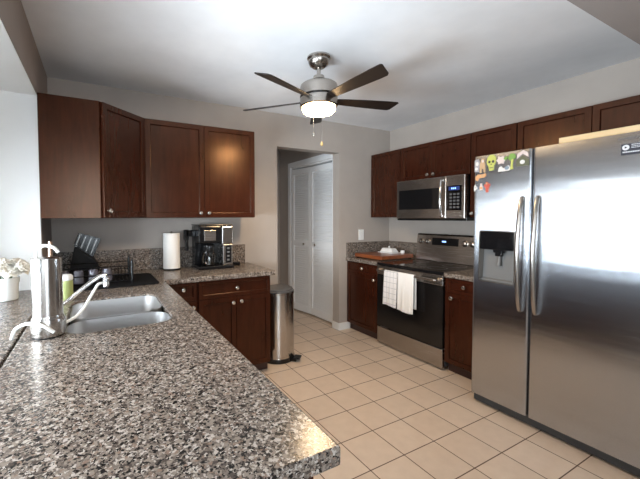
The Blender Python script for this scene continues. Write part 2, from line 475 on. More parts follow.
# baseboards
bb = bm_new()
add_box(bb, DX1 - 0.012, 2.655, YB - 0.012, YB, 0, 0.085); add_box(bb, DX1 - 0.012, DX1, YB, YB + WT, 0, 0.085)
add_box(bb, 1.33, DX0, YB - 0.012, YB, 0, 0.085)
struct('baseboard_back', bb, WHITE, bevel=0.003)
struct('baseboard_hall', add_box(box(1.52, 1.60, HALL - 0.012, HALL, 0, 0.085), DX1 - 0.012, DX1, CY1 + 0.075, HALL, 0, 0.085), WHITE)

# ------------------------------------------------------------------ cabinets
def door_bm(w_, h, t=0.020, fw=0.056, inset=True):
    """door in local axes: x = width, y = -outwards (front at y=0, back at y=t), z = height"""
    bm = box(0, w_, 0, t, 0, h)
    bm.faces.ensure_lookup_table(); bmesh.ops.recalc_face_normals(bm, faces=bm.faces)
    f = [f for f in bm.faces if f.normal.y < -0.9][0]
    if inset:
        bmesh.ops.inset_individual(bm, faces=[f], thickness=fw, depth=0)
        bmesh.ops.inset_individual(bm, faces=[f], thickness=0.0045, depth=-0.010)
        bmesh.ops.inset_individual(bm, faces=[f], thickness=0.002, depth=-0.001)
    return bm
def front(name, parent, origin, ux, outward, w_, h, knob=None, fw=0.056, inset=True, m=None):
    """a door or drawer front whose BACK lies on the carcass face at origin; knob = (along, up)"""
    ux = Vector(ux).normalized(); n = Vector(outward).normalized()
    fm = frame(Vector(origin) + n * 0.020, ux, -n, (0, 0, 1))
    o = obj(name, xf(door_bm(w_, h, 0.0198, fw, inset), fm), m or CHERRY, parent, 0.002)
    if knob:
        c = Vector(origin) + n * 0.020 + ux * knob[0] + Vector((0, 0, knob[1]))
        obj('knob', add_lathe(bm_new(), [(0.008, 0), (0.006, 0.004), (0.006, 0.014), (0.0155, 0.019), (0.0165, 0.025), (0.012, 0.031), (0, 0.033)], c, n, 20), KNOB, o, smooth=True)
    return o

# corner upper cabinet with the angled door
UZ0, UZ1 = 1.329, 2.104
g = 0.003
t = thing('corner_wall_cabinet', 'dark cherry corner wall cabinet with an angled door and a plain side panel', 'cabinet', (-0.05, 2.9, UZ0))
A = Vector((0.034, 2.575, 0)); B = Vector((0.345, 2.860, 0))
obj('cabinet_body', add_prism(bm_new(), [(XL + 0.002, 2.575), (A.x, A.y), (B.x, B.y), (B.x, YB - 0.002), (XL + 0.002, YB - 0.002)], UZ0, UZ1), CHERRY, t, 0.0015)
ux = (B - A).normalized(); n = Vector((ux.y, -ux.x, 0))
L = (B - A).length
front('door', t, A + ux * 0.012 + Vector((0, 0, UZ0 + 0.004)), ux, n, L - 0.020, UZ1 - UZ0 - 0.008, (0.032, 0.045))

# double upper cabinet left of the doorway
t = thing('wall_cabinet', 'double-door cherry wall cabinet hung above the coffee maker', 'cabinet', (0.82, 3.0, UZ0))
obj('cabinet_body', box(0.349, 1.283, 2.860, YB - 0.002, UZ0, UZ1), CHERRY, t, 0.0015)
front('door', t, (0.352, 2.860, UZ0 + 0.003), (1, 0, 0), (0, -1, 0), 0.465, UZ1 - UZ0 - 0.006, (0.465 - 0.036, 0.036))
front('door', t, (0.820, 2.860, UZ0 + 0.003), (1, 0, 0), (0, -1, 0), 0.461, UZ1 - UZ0 - 0.006, (0.030, 0.036))

# right-hand wall cabinets (fronts face -X; local x runs towards -Y)
RZ0, RZ1 = 1.324, 2.079
FX = 2.99
def rcab(name, label, y0, y1, z0, z1, doors):
    t = thing(name, label, 'cabinet', ((FX + XR) / 2, (y0 + y1) / 2, z0))
    obj('cabinet_body', box(FX, XR - 0.002, y0 + 0.001, y1 - 0.001, z0, z1), CHERRY, t, 0.0015)
    for (a, b, k) in doors:      # a>b in Y
        front('door', t, (FX, a, z0 + 0.003), (0, -1, 0), (-1, 0, 0), a - b, z1 - z0 - 0.006, k)
    return t
rcab('wall_cabinet', 'narrow single-door cherry wall cabinet in the back corner left of the microwave', 2.705, YB - 0.002, RZ0, RZ1, [(YB - 0.02, 2.708, None)])
rcab('wall_cabinet', 'short double-door cherry wall cabinet directly above the microwave', 1.903, 2.703, 1.712, RZ1,
     [(2.700, 2.305, (0.395 - 0.034, 0.036)), (2.302, 1.906, (0.030, 0.036))])
rcab('wall_cabinet', 'tall single-door cherry wall cabinet between the microwave and the refrigerator', 1.525, 1.901, RZ0, RZ1, [(1.898, 1.528, (0.026, 0.030))])
rcab('wall_cabinet', 'wide double-door cherry wall cabinet above the refrigerator', 0.60, 1.523, 1.80, RZ1,
     [(1.520, 1.060, None), (1.057, 0.603, None)])

# base cabinets, back run on the left
def toe(parent, *a): return obj('toe_board', box(*a), CHERRYD, parent)
BY = 2.610; BZ = CT - 0.040
t = thing('base_cabinet', 'cherry base cabinet with one wide drawer over two doors under the coffee maker', 'cabinet', (1.0, 2.9, 0))
obj('cabinet_body', box(0.684, 1.312, BY, YB - 0.002, 0.085, BZ), CHERRY, t, 0.0015)
toe(t, 0.684, 1.312, BY + 0.05, BY + 0.07, 0, 0.085)
front('drawer', t, (0.690, BY, 0.692), (1, 0, 0), (0, -1, 0), 0.617, 0.143, (0.310, 0.0715), 0.040)
front('door', t, (0.690, BY, 0.090), (1, 0, 0), (0, -1, 0), 0.3065, 0.5998, (0.3065 - 0.030, 0.555))
front('door', t, (1.0005, BY, 0.090), (1, 0, 0), (0, -1, 0), 0.3065, 0.5998, (0.036, 0.560))
t = thing('base_cabinet', 'narrow cherry base cabinet with a single drawer in the inside corner', 'cabinet', (0.56, 2.9, 0))
obj('cabinet_body', box(0.43, 0.682, BY, YB - 0.002, 0.085, BZ), CHERRY, t, 0.0015)
toe(t, 0.43, 0.682, BY + 0.05, BY + 0.07, 0, 0.085)
front('drawer', t, (0.445, BY, 0.692), (1, 0, 0), (0, -1, 0), 0.232, 0.143, (0.125, 0.095), 0.040)
front('door', t, (0.445, BY, 0.090), (1, 0, 0), (0, -1, 0), 0.232, 0.5998, (0.20, 0.555))
# peninsula base cabinets (fronts face +X)
PX = 0.375
for (y0, y1, lab) in ((0.580, 1.25, 'cherry base cabinet at the free end of the granite peninsula'), (1.252, 2.20, 'cherry sink base cabinet in the middle of the peninsula'), (2.202, 2.608, 'cherry base cabinet of the peninsula beside the inside corner')):
    t = thing('base_cabinet', lab, 'cabinet', (0.05, (y0 + y1) / 2, 0))
    bmx = box(XL + 0.002, PX, y0, y1, 0.085, BZ)
    o = obj('cabinet_body', bmx, CHERRY, t)
    if y0 > 1.2 and y1 < 2.3: cut(o, [box(-0.20, 0.345, 1.47, 2.19, 0.55, 1.2)])
    toe(t, PX - 0.07, PX - 0.05, y0, y1, 0, 0.085)
    wd = (y1 - y0 - 0.009) / 2
    for k in range(2):
        front('door', t, (PX, y0 + 0.003 + k * (wd + 0.003), 0.090), (0, 1, 0), (1, 0, 0), wd, 0.5998, ((wd - 0.03) if k == 0 else 0.03, 0.555))
        front('drawer', t, (PX, y0 + 0.003 + k * (wd + 0.003), 0.692), (0, 1, 0), (1, 0, 0), wd, 0.143, (wd / 2, 0.07), 0.040)

# base cabinets on the right
RX = 2.635; RT = 0.857; RB = RT - 0.038
def rbase(label, y0, y1, dk, kk):
    t = thing('base_cabinet', label, 'cabinet', (2.95, (y0 + y1) / 2, 0))
    obj('cabinet_body', box(RX, XR - 0.002, y0, y1, 0.085, RB), CHERRY, t, 0.0015)
    toe(t, RX + 0.04, RX + 0.06, y0, y1, 0, 0.085)
    wd = y1 - y0 - 0.008
    front('drawer', t, (RX, y1 - 0.004, 0.692), (0, -1, 0), (-1, 0, 0), wd, RB - 0.692 - 0.006, dk, 0.036)
    front('door', t, (RX, y1 - 0.004, 0.090), (0, -1, 0), (-1, 0, 0), wd, 0.5998, kk)
rbase('cherry base cabinet with a drawer and door in the back corner left of the stove', 2.672, YB - 0.002, (0.27, 0.065), (0.455, 0.565))
rbase('cherry base cabinet with a drawer and door between the stove and the refrigerator', 1.500, 1.882, (0.175, 0.065), (0.065, 0.560))

# ------------------------------------------------------------------ worktops
IX, IY = 0.428, 2.560
NX, NY = 0.418, 0.520
bmc = add_prism(bm_new(), [(-0.262, NY), (NX, NY), (IX, IY), (1.342, IY), (1.342, YB - 0.002), (-0.299, YB - 0.002), (-0.299, OY1 + 0.004), (-0.262, OY1 + 0.004)], CT - 0.040, CT)
ct = obj('granite_worktop', bmc, GRANITE, None)
tag(ct, 'speckled granite L-shaped worktop running from the peninsula to the coffee maker corner', 'worktop')
SX0, SX1, SY0, SY1 = -0.118, 0.302, 1.528, 2.142
cut(ct, [add_prism(bm_new(), rrect(SX0, SX1, SY0, SY1, 0.085, 8), CT - 0.2, CT + 0.1)])
md = ct.modifiers.new('bevel', 'BEVEL'); md.width = 0.006; md.segments = 3; md.limit_method = 'ANGLE'; md.angle_limit = math.radians(50)
sl = obj('granite_sill', box(BX + 0.003, -0.270, OY0 + 0.003, OY1 - 0.005, CT - 0.043, CT), GRANITE, None, 0.004)
tag(sl, 'granite sill of the bright pass-through window, under the white flower pot', 'sill')
bs = bm_new()
add_box(bs, XL + 0.022, 1.310, YB - 0.022, YB - 0.001, CT, 1.062)
add_box(bs, XL + 0.001, XL + 0.021, OY1 + 0.004, YB - 0.001, CT, 1.062)
tag(obj('granite_backsplash', bs, GRANITE, None, 0.002), 'low granite backsplash along the wall behind the coffee maker and paper towel', 'backsplash')
o = obj('granite_worktop', box(2.595, XR - 0.002, 2.668, YB - 0.002, RT - 0.038, RT), GRANITE, None, 0.005)
tag(o, 'short granite worktop left of the stove, mostly under the wooden board', 'worktop')
o = obj('granite_worktop', box(2.595, XR - 0.002, 1.492, 1.880, RT - 0.038, RT), GRANITE, None, 0.005)
tag(o, 'short granite worktop between the stove and the refrigerator', 'worktop')
bs = bm_new()
add_box(bs, 2.605, XR - 0.022, YB - 0.022, YB - 0.001, RT, 1.028); add_box(bs, XR - 0.021, XR - 0.001, 2.668, YB - 0.001, RT, 1.028)
tag(obj('granite_backsplash', bs, GRANITE, None, 0.002), 'low granite backsplash in the corner behind the wooden board, below the wall switch', 'backsplash')
tag(obj('granite_backsplash', box(XR - 0.021, XR - 0.001, 1.492, 1.880, RT, 1.028), GRANITE, None, 0.002), 'short piece of granite backsplash on the right wall beside the refrigerator', 'backsplash')

# ------------------------------------------------------------------ sink
def bowl(x0, x1, y0, y1, r, zt, depth):
    """open-topped bowl with wall thickness: outer shell, inner shell and rim"""
    bm = bm_new(); N = 8
    def ring(ins, z, rr): return [bm.verts.new((x, y, z)) for x, y in rrect(x0 + ins, x1 - ins, y0 + ins, y1 - ins, rr, N)]
    rings = [ring(-0.003, zt, r + 0.003), ring(-0.003, zt - depth - 0.003, r), ring(0.03, zt - depth - 0.003, r)]
    outer = rings
    inner = [ring(0.0, zt, r), ring(0.004, zt - depth + 0.045, r), ring(0.012, zt - depth + 0.015, r), ring(0.035, zt - depth, r)]
    def br(a, b):
        n = len(a)
        for i in range(n): bm.faces.new((a[i], a[(i + 1) % n], b[(i + 1) % n], b[i]))
    br(outer[0], outer[1]); br(outer[1], outer[2]); bm.faces.new(outer[2])
    br(inner[0], inner[1]); br(inner[1], inner[2]); br(inner[2], inner[3]); bm.faces.new(inner[3])
    br(outer[0], inner[0])
    return bm
t = thing('kitchen_sink', 'undermount double-bowl stainless steel sink in the granite peninsula', 'sink', (0.09, 1.84, 0.69))
zt = CT - 0.010
obj('bowl', bowl(SX0 + 0.005, SX1 - 0.005, SY0 + 0.005, 1.752, 0.080, zt, 0.17), SINKS, t, smooth=True)
obj('bowl', bowl(SX0 + 0.005, SX1 - 0.005, 1.785, SY1 - 0.005, 0.080, zt, 0.19), SINKS, t, smooth=True)
dv = bm_new()
add_box(dv, SX0 + 0.07, SX1 - 0.07, 1.7555, 1.7815, zt - 0.03, zt - 0.001)
obj('divider', dv, SINKS, t, 0.003)
for y in (1.66, 1.97):
    z = zt - (0.17 if y < 1.7 else 0.19)
    obj('drain', add_lathe(bm_new(), [(0.0, 0.004), (0.030, 0.003), (0.038, 0.0045), (0.040, 0.0005), (0, 0.0005)], (0.09, y, z), n=24), CHROME, t, smooth=True)

# ------------------------------------------------------------------ stove
t = thing('stove', 'stainless steel electric stove with black glass oven door and two hanging towels', 'stove', (2.95, 2.276, 0))
SYL, SYR = 2.664, 1.888      # left (far) and right (near) ends
obj('stove_body', box(2.640, 3.25, SYR + 0.004, SYL - 0.004, 0.03, 0.828), GREYP, t)
ck = box(2.600, 3.215, SYR, SYL, 0.829, 0.856)
obj('cooktop', ck, BGLASS, t, 0.006)
for (x, y, r) in ((2.78, 2.47, 0.105), (2.78, 2.08, 0.085), (3.03, 2.47, 0.08), (3.03, 2.08, 0.105)):
    bmr = bm_new()
    N = 48
    for rr in (r,):
        a = [bmr.verts.new((x + rr * math.cos(2 * PI * i / N), y + rr * math.sin(2 * PI * i / N), 0.8566)) for i in range(N)]
        b = [bmr.verts.new((x + (rr - 0.004) * math.cos(2 * PI * i / N), y + (rr - 0.004) * math.sin(2 * PI * i / N), 0.8566)) for i in range(N)]
        for i in range(N): bmr.faces.new((a[i], a[(i + 1) % N], b[(i + 1) % N], b[i]))
    obj('burner_ring', bmr, GREYP, t)
od = obj('oven_door', add_box(box(2.605, 2.640, SYR + 0.003, SYL - 0.003, 0.195, 0.735), 2.605, 2.640, SYR + 0.003, SYL - 0.003, 0.7351, 0.7352), OVENG, t, 0.004)
obj('door_band', box(2.602, 2.640, SYR + 0.003, SYL - 0.003, 0.737, 0.826), STEEL, od, 0.005)
hb = curve([(2.602, SYL - 0.045, 0.787), (2.562, SYL - 0.05, 0.785), (2.556, SYL - 0.10, 0.785), (2.554, 2.276, 0.785), (2.556, SYR + 0.10, 0.785), (2.562, SYR + 0.05, 0.785), (2.602, SYR + 0.045, 0.787)], 48)
obj('handle', add_tube(bm_new(), hb, 0.0125, 12), STEEL, od, smooth=True)
obj('drawer', box(2.606, 2.640, SYR + 0.003, SYL - 0.003, 0.018, 0.188), STEEL, t, 0.006)
bgd = bm_new()
prof = [(3.19, 0.856), (3.213, 1.13), (3.225, 1.145), (3.268, 1.145), (3.268, 0.856)]
vs0 = [bgd.verts.new((x, SYR, z)) for x, z in prof]; vs1 = [bgd.verts.new((x, SYL, z)) for x, z in prof]
bgd.faces.new(vs0); bgd.faces.new(vs1[::-1])
for i in range(5): bgd.faces.new((vs0[i], vs0[(i + 1) % 5], vs1[(i + 1) % 5], vs1[i]))
bg_o = obj('control_backguard', bgd, STEEL, t, 0.004)
ang = math.atan2(0.023, 0.274); nB = Vector((-math.cos(ang), 0, math.sin(ang))); uB = Vector((math.sin(ang), 0, math.cos(ang)))
def onbg(y, z, d=0.0): return Vector((3.19 + (z - 0.856) * 0.023 / 0.274, y, z)) + nB * d
def plate(y0, y1, z0, z1, d0, d1, m, name, parent, bev=0.0):
    bm = box(0, y0 - y1, d0, d1, 0, z1 - z0)   # local x along -Y, y outward, z up the slope
    xf(bm, frame(onbg(y0, z0), (0, -1, 0), nB, uB))
    return obj(name, bm, m, parent, bev)
dp = plate(2.465, 2.165, 1.028, 1.105, 0.0006, 0.004, BGLASS, 'display_panel', bg_o)
plate(2.345, 2.300, 1.062, 1.076, 0.0042, 0.0050, BLUED, 'clock_digits', dp)
for y in (2.615, 2.535, 2.095, 2.015):
    kb = add_lathe(bm_new(), [(0.033, 0.0005), (0.033, 0.004), (0.025, 0.006), (0.022, 0.026), (0.014, 0.029), (0, 0.029)], onbg(y, 1.062), nB, 24)
    obj('control_knob', kb, NICKEL, bg_o, smooth=True)

# ------------------------------------------------------------------ towels over the oven handle
def towel(name, label, y0, y1, zb, m, ph):
    bm = bm_new(); nx = 22
    prof = []
    x_h, z_h, rr = 2.5545, 0.785, 0.0152
    for i in range(26): prof.append((x_h - rr - 0.004 * (1 - i / 25) * 1.0, zb + (z_h - zb) * i / 25))
    for i in range(1, 9):
        a = PI - PI * i / 9; prof.append((x_h + rr * math.cos(a), z_h + rr * math.sin(a)))
    for i in range(20): prof.append((x_h + rr, z_h - (z_h - zb - 0.04) * i / 19))
    grid = []
    for k, (x, z) in enumerate(prof):
        row = []
        for j in range(nx + 1):
            s = j / nx; y = y0 + (y1 - y0) * s
            drop = max(0, z_h - z) / (z_h - zb)
            wv = 0.006 * drop * math.sin(s * 9 + ph) + 0.003 * drop * math.sin(s * 21 + ph * 2)
            side = -abs(wv) - 0.001 if k < 30 else 0.0
            row.append(bm.verts.new((x + side, y + 0.018 * drop * (1 if y0 > y1 else 1) * (0.5 if ph < 1 else -0.2), z + 0.006 * math.sin(s * 5 + ph) * (1 if k == 0 else 0))))
        grid.append(row)
    for a, b in zip(grid, grid[1:]):
        for j in range(nx): bm.faces.new((a[j], a[j + 1], b[j + 1], b[j]))
    o = obj(name, bm, m, None, smooth=True)
    md = o.modifiers.new('thick', 'SOLIDIFY'); md.thickness = 0.0025; md.offset = 1
    return tag(o, label, 'towel')
towel('dish_towel', 'grey checked dish towel hanging on the left of the oven handle', 2.500, 2.330, 0.455, PLAID, 0.4)
towel('dish_towel', 'plain white dish towel hanging on the right of the oven handle', 2.326, 2.140, 0.440, COTTON, 1.7)

# ------------------------------------------------------------------ microwave
t = thing('microwave', 'stainless over-the-range microwave mounted above the stove', 'microwave', (3.1, 2.29, 1.29))
MY1, MY0, MZ0, MZ1 = 2.684, 1.905, 1.292, 1.708
obj('microwave_body', box(2.935, XR - 0.002, MY0, MY1, MZ0, MZ1), BLACK, t, 0.003)
d_o = obj('door', box(2.902, 2.934, 2.092, MY1 - 0.002, MZ0 + 0.022, MZ1), STEEL, t, 0.004)
obj('window', box(2.8995, 2.9025, 2.150, MY1 - 0.035, 1.405, 1.608), BGLASS, d_o, 0.001)
hp = curve([(2.902, 2.128, 1.672), (2.872, 2.124, 1.655), (2.856, 2.120, 1.50), (2.872, 2.124, 1.352), (2.902, 2.128, 1.335)], 32)
obj('handle', add_tube(bm_new(), hp, 0.011, 12), CHROME, d_o, smooth=True)
cp = obj('control_panel', box(2.902, 2.934, MY0, 2.090, MZ0 + 0.022, MZ1), STEEL, t, 0.004)
kp = obj('keypad', box(2.900, 2.9025, 1.935, 2.085, 1.388, 1.615), BGLASS, cp)
ds = obj('display', box(2.8992, 2.9000, 1.955, 2.062, 1.572, 1.606), BLUEB, kp)
obj('clock_digits', add_box(add_box(box(2.8986, 2.8991, 2.025, 2.034, 1.582, 1.597), 2.8986, 2.8991, 2.008, 2.017, 1.582, 1.597), 2.8986, 2.8991, 1.990, 2.000, 1.582, 1.597), BLUED, ds)
for i in range(5):
    for j in range(3):
        obj('key', box(2.8995, 2.9000, 2.052 - j * 0.036, 2.028 - j * 0.036, 1.545 - i * 0.030, 1.528 - i * 0.030), GREYP, kp)
obj('vent', box(2.906, 2.934, MY0 + 0.01, MY1 - 0.01, MZ0 + 0.001, MZ0 + 0.020), BLACK, t)

# ------------------------------------------------------------------ refrigerator
t = thing('refrigerator', 'side-by-side stainless steel refrigerator with ice and water dispenser', 'refrigerator', (2.8, 1.03, 0))
FY1, FY0, FS = 1.485, 0.575, 1.1225
obj('fridge_body', box(2.446, 3.24, FY0 + 0.004, FY1 - 0.004, 0.04, 1.752), GREYP, t, 0.004)
def fdoor(y0, y1, name):
    pts = []
    R = 0.016
    prof = [(2.440, y0), (2.440, y1)]
    xF = 2.364
    for (cx, cy, a0) in ((xF + R, y1 - R, 90), (xF + R, y0 + R, 180)):
        for i in range(7):
            a = math.radians(a0 + 90 * i / 6); prof.append((cx + R * math.cos(a), cy + R * math.sin(a)))
    bm = add_prism(bm_new(), prof, 0.072, 1.747)
    return obj(name, bm, FRIDGE, t)
dl = fdoor(FS + 0.004, FY1, 'freezer_door'); dr = fdoor(FY0, FS - 0.004, 'fresh_food_door')
# dispenser recess in the freezer door
HY0, HY1, HZ0, HZ1 = 1.206, 1.442, 0.880, 1.236
rec = add_prism(bm_new(), rrect(HY0, HY1, HZ0, HZ1, 0.016, 5), 0.0, 0.069)
# prism built in (y,z) plane extruded along x
def yz(bm, x0): 
    for v in bm.verts: v.co = Vector((x0 + v.co.z, v.co.x, v.co.y))
    return bm
cut(dl, [yz(rec, 2.355)])
for dd in (dl, dr):
    for p in dd.data.polygons: p.use_smooth = True
    dd.data.set_sharp_from_angle(angle=math.radians(35))
def ring_frame(y0, y1, z0, z1, r, wd, x0, x1):
    bm = bm_new(); a = rrect(y0, y1, z0, z1, r, 6); b = rrect(y0 + wd, y1 - wd, z0 + wd, z1 - wd, max(r - wd, .003), 6); n_ = len(a)
    V = [[bm.verts.new((x, p[0], p[1])) for p in pp] for x, pp in ((x0, a), (x0, b), (x1, b), (x1, a))]
    for q in range(4):
        A_, B_ = V[q], V[(q + 1) % 4]
        for i in range(n_): bm.faces.new((A_[i], A_[(i + 1) % n_], B_[(i + 1) % n_], B_[i]))
    return bm
dsp = obj('dispenser_frame', ring_frame(HY0 + 0.0006, HY1 - 0.0006, HZ0 + 0.0006, HZ1 - 0.0006, 0.016, 0.007, 2.360, 2.4235), NICKEL, dl)
obj('dispenser_panel', yz(add_prism(bm_new(), rrect(HY0 + 0.008, HY1 - 0.008, 1.105, HZ1 - 0.008, 0.008, 4), 0, 0.040), 2.366), BGLASS, dsp, 0.002)
# sloped recess back and drip tray
sb = bm_new()
pr = [(2.4215, 0.889), (2.385, 0.889), (2.385, 0.900), (2.400, 0.905), (2.412, 1.104), (2.4215, 1.104)]
a = [sb.verts.new((x, HY0 + 0.008, z)) for x, z in pr]; b = [sb.verts.new((x, HY1 - 0.008, z)) for x, z in pr]
sb.faces.new(a); sb.faces.new(b[::-1])
for i in range(len(pr)): sb.faces.new((a[i], a[(i + 1) % len(pr)], b[(i + 1) % len(pr)], b[i]))
obj('recess_liner', sb, MIDG, dsp)
pad = bm_new()
add_box(pad, 2.384, 2.402, 1.300, 1.345, 1.062, 1.104); add_box(pad, 2.388, 2.400, 1.285, 1.36, 1.085, 1.104)
obj('ice_chute', pad, BLACK, dsp, 0.003)
lv = bm_new(); 
add_tube(lv, [(2.400, 1.322, 1.065), (2.396, 1.322, 1.03), (2.392, 1.322, 1.00)], [0.011, 0.013, 0.016], 10)
obj('paddle', lv, MIDG, dsp, smooth=True)
# handles
for y, dd, s in ((FS + 0.047, dl, 1), (FS - 0.040, dr, -1)):
    bm = bm_new()
    pth = curve([(2.366, y, 1.447), (2.345, y, 1.435), (2.325, y + 0.0, 1.33), (2.309, y, 1.09), (2.325, y, 0.85), (2.345, y, 0.747), (2.366, y, 0.735)], 42)
    add_tube(bm, pth, [0.0095 + 0.0045 * math.sin(PI * i / (len(pth) - 1)) for i in range(len(pth))], 14)
    obj('handle', bm, NICKEL, dd, smooth=True)
# hinge covers and grille
hc = add_box(box(2.40, 2.52, FY1 - 0.10, FY1 - 0.01, 1.7525, 1.772), 2.40, 2.52, FY0 + 0.01, FY0 + 0.06, 1.7525, 1.772)
gr = bm_new()
add_box(gr, 2.392, 2.450, FY0 + 0.01, FY1 - 0.006, 0.012, 0.062)
obj('kick_grille', gr, GRILLE, t, 0.006)
for x, y, h in ((2.46, FY1 - 0.05, 0.0118), (2.46, FY0 + 0.05, 0.0118), (3.2, FY1 - 0.05, 0.0395), (3.2, FY0 + 0.05, 0.0395)):
    obj('foot', add_lathe(bm_new(), [(0.02, 0), (0.02, h)], (x, y, 0), n=16), BLACK, t)
# dark rating sticker with a round white mark, and the maker's raised letters
st = obj('sticker', box(2.3628, 2.3638, 0.635, 0.722, 1.636, 1.692), mat('navy sticker', (0.016, 0.016, 0.028), 0.6), dr)
stw = mat('sticker print white', (0.62, 0.62, 0.64), 0.5)
mk = bm_new()
add_lathe(mk, [(0.0135, 0.0), (0.0135, 0.0006)], (2.3627, 0.705, 1.674), (-1, 0, 0), 24)
m_o = obj('round_mark', mk, stw, st)
tri = bm_new(); v = [tri.verts.new((2.3618, 0.705 + dy, 1.674 + dz)) for dy, dz in ((0.004, 0.006), (0.004, -0.006), (-0.006, 0.0))]; tri.faces.new(v)
bmesh.ops.translate(tri, verts=tri.verts, vec=(0.0001, 0, 0))
obj('arrow_mark', tri, BLACK, st)
pl = bm_new()
for z, y0, y1, h in ((1.684, 0.684, 0.642, 0.004), (1.676, 0.684, 0.642, 0.003), (1.669, 0.684, 0.648, 0.003), (1.648, 0.716, 0.642, 0.006)):
    n_ = int((y0 - y1) / 0.0062)
    for i in range(n_): add_box(pl, 2.3622, 2.3627, y0 - i * 0.0062, y0 - i * 0.0062 - 0.0045, z, z + h)
obj('print_lines', pl, stw, st)
def text_mesh(body, size, m, name, parent, o, ux, uy, nrm, depth=0.0006):
    cu = bpy.data.curves.new(name, 'FONT'); cu.body = body; cu.size = size; cu.extrude = depth
    tmp = bpy.data.objects.new('tmp', cu); C.objects.link(tmp); bpy.context.view_layer.update()
    me = bpy.data.meshes.new_from_object(tmp.evaluated_get(bpy.context.evaluated_depsgraph_get()))
    bpy.data.objects.remove(tmp)
    bm = bm_new(); bm.from_mesh(me); bpy.data.meshes.remove(me)
    xf(bm, frame(o, ux, uy, nrm))
    return obj(name, bm, m, parent)
text_mesh('SAMSUNG', 0.020, GREYP, 'maker_letters', dr, (2.3636, 0.735, 1.7115), (0, -1, 0), (0, 0, 1), (-1, 0, 0))

# pale wooden strip lying on top of the refrigerator
tag(obj('wood_strip', box(2.475, 2.495, 0.668, 1.035, 1.7530, 1.800), PINE, None, 0.001), 'pale wooden strip lying on top of the refrigerator', 'wood strip')

# magnets on the freezer door
MG = 'magnets on the freezer door'
def magnet_shape(bm, pts, y, z, s, d0=0.0, d1=0.004):
    """outline pts in (right, up) units on the door front; right in the picture is -Y"""
    lo = [bm.verts.new((2.3638 - d0, y - px * s, z + pz * s)) for px, pz in pts]; hi = [bm.verts.new((2.3638 - d1, y - px * s, z + pz * s)) for px, pz in pts]
    bm.faces.new(lo); bm.faces.new(hi[::-1])
    for i in range(len(pts)): bm.faces.new((lo[i], lo[(i + 1) % len(pts)], hi[(i + 1) % len(pts)], hi[i]))
    return bm
def disc(cx, cz, rx, rz=None, n=18):
    rz = rz or rx
    return [(cx + rx * math.cos(2 * PI * i / n), cz + rz * math.sin(2 * PI * i / n)) for i in range(n)]
def col(name, c): return mat(name, tuple(q * 0.72 for q in c), 0.45)
YEL = col('yellow green enamel', (0.52, 0.55, 0.12)); TAN = col('tan enamel', (0.55, 0.36, 0.20)); GRY = col('grey blue enamel', (0.36, 0.36, 0.40))
WHT = col('white enamel', (0.80, 0.78, 0.76)); PNK = col('pale pink enamel', (0.72, 0.60, 0.57)); GRN = col('leaf green enamel', (0.16, 0.34, 0.05)); DKG = col('dark olive enamel', (0.09, 0.10, 0.05))
RED = col('red enamel', (0.55, 0.08, 0.05)); BLU = col('blue grey enamel', (0.22, 0.30, 0.38)); ORG = col('orange enamel', (0.70, 0.36, 0.16)); BLK = col('black enamel', (0.015, 0.015, 0.015))
def magnet(name, label, y, z, parts):
    t = thing(name, label, 'magnet', (2.3638, y, z), MG)
    for i, (pn, m, outs, d0, d1) in enumerate(parts):
        bm = bm_new()
        for pts in outs: magnet_shape(bm, pts, y, z, 1.0, d0, d1)
        obj(pn, bm, m, t)
    return t
magnet('picture_magnet', 'grey and blue magnet at the top left corner of the freezer door', 1.464, 1.684,
       [('plate', GRY, [[(-.016, -.042), (.014, -.046), (.020, .02), (.008, .046), (-.016, .038)]], 0.0002, .004),
        ('motif', WHT, [disc(0.002, 0.012, .010, .014), disc(-.002, -.022, .009, .010)], .0042, .0055)])
magnet('animal_magnet', 'tan animal-shaped magnet just left of the yellow skull', 1.424, 1.676,
       [('body', TAN, [[(-.020, -.044), (-.008, -.044), (-.006, -.02), (.006, -.02), (.008, -.044), (.018, -.044), (.018, .006), (.010, .03), (.012, .05), (-.006, .052), (-.014, .03), (-.020, .01)]], .0002, .005),
        ('muzzle', PNK, [disc(0.002, 0.034, .008, .010)], .0052, .0065)])
magnet('skull_magnet', 'yellow-green skull magnet with dark eye sockets', 1.366, 1.690,
       [('skull', YEL, [[(-.030, .012), (-.024, .040), (-.008, .054), (.012, .054), (.027, .040), (.032, .012), (.024, -.012), (.018, -.018), (.016, -.050), (-.012, -.052), (-.018, -.018), (-.026, -.010)]], .0002, .006),
        ('eye_sockets', BLK, [disc(-.011, .008, .008, .009), disc(.013, .008, .008, .009), [(-.004, -.012), (.006, -.012), (.001, -.002)], [(-.010, -.034), (.012, -.034), (.012, -.030), (-.010, -.030)]], .0062, .0070)])
magnet('flower_magnet', 'pink and white flower-shaped magnet with green leaves right of the skull', 1.300, 1.700,
       [('petals', PNK, [[((.022 if i % 2 else .032) * math.cos(2 * PI * i / 12) - .004, (.020 if i % 2 else .030) * math.sin(2 * PI * i / 12)) for i in range(12)]], .0002, .005),
        ('leaves', GRN, [[(.012, .006), (.030, .022), (.040, .010), (.026, -.006)]], .0052, .0062)])
magnet('shoe_magnet', 'white and blue shoe-like magnet below the pink flower magnet', 1.286, 1.640,
       [('upper', WHT, [[(-.036, -.016), (-.030, .012), (-.016, .020), (-.004, .004), (.012, .010), (.030, .022), (.040, .004), (.036, -.014)]], .0002, .005),
        ('accent', BLU, [disc(.020, .004, .014, .012)], .0052, .0062), ('sole', BLK, [[(-.036, -.022), (-.012, -.022), (-.012, -.015), (-.036, -.015)], [(.010, -.020), (.038, -.020), (.038, -.013), (.010, -.013)]], .0002, .0048)])
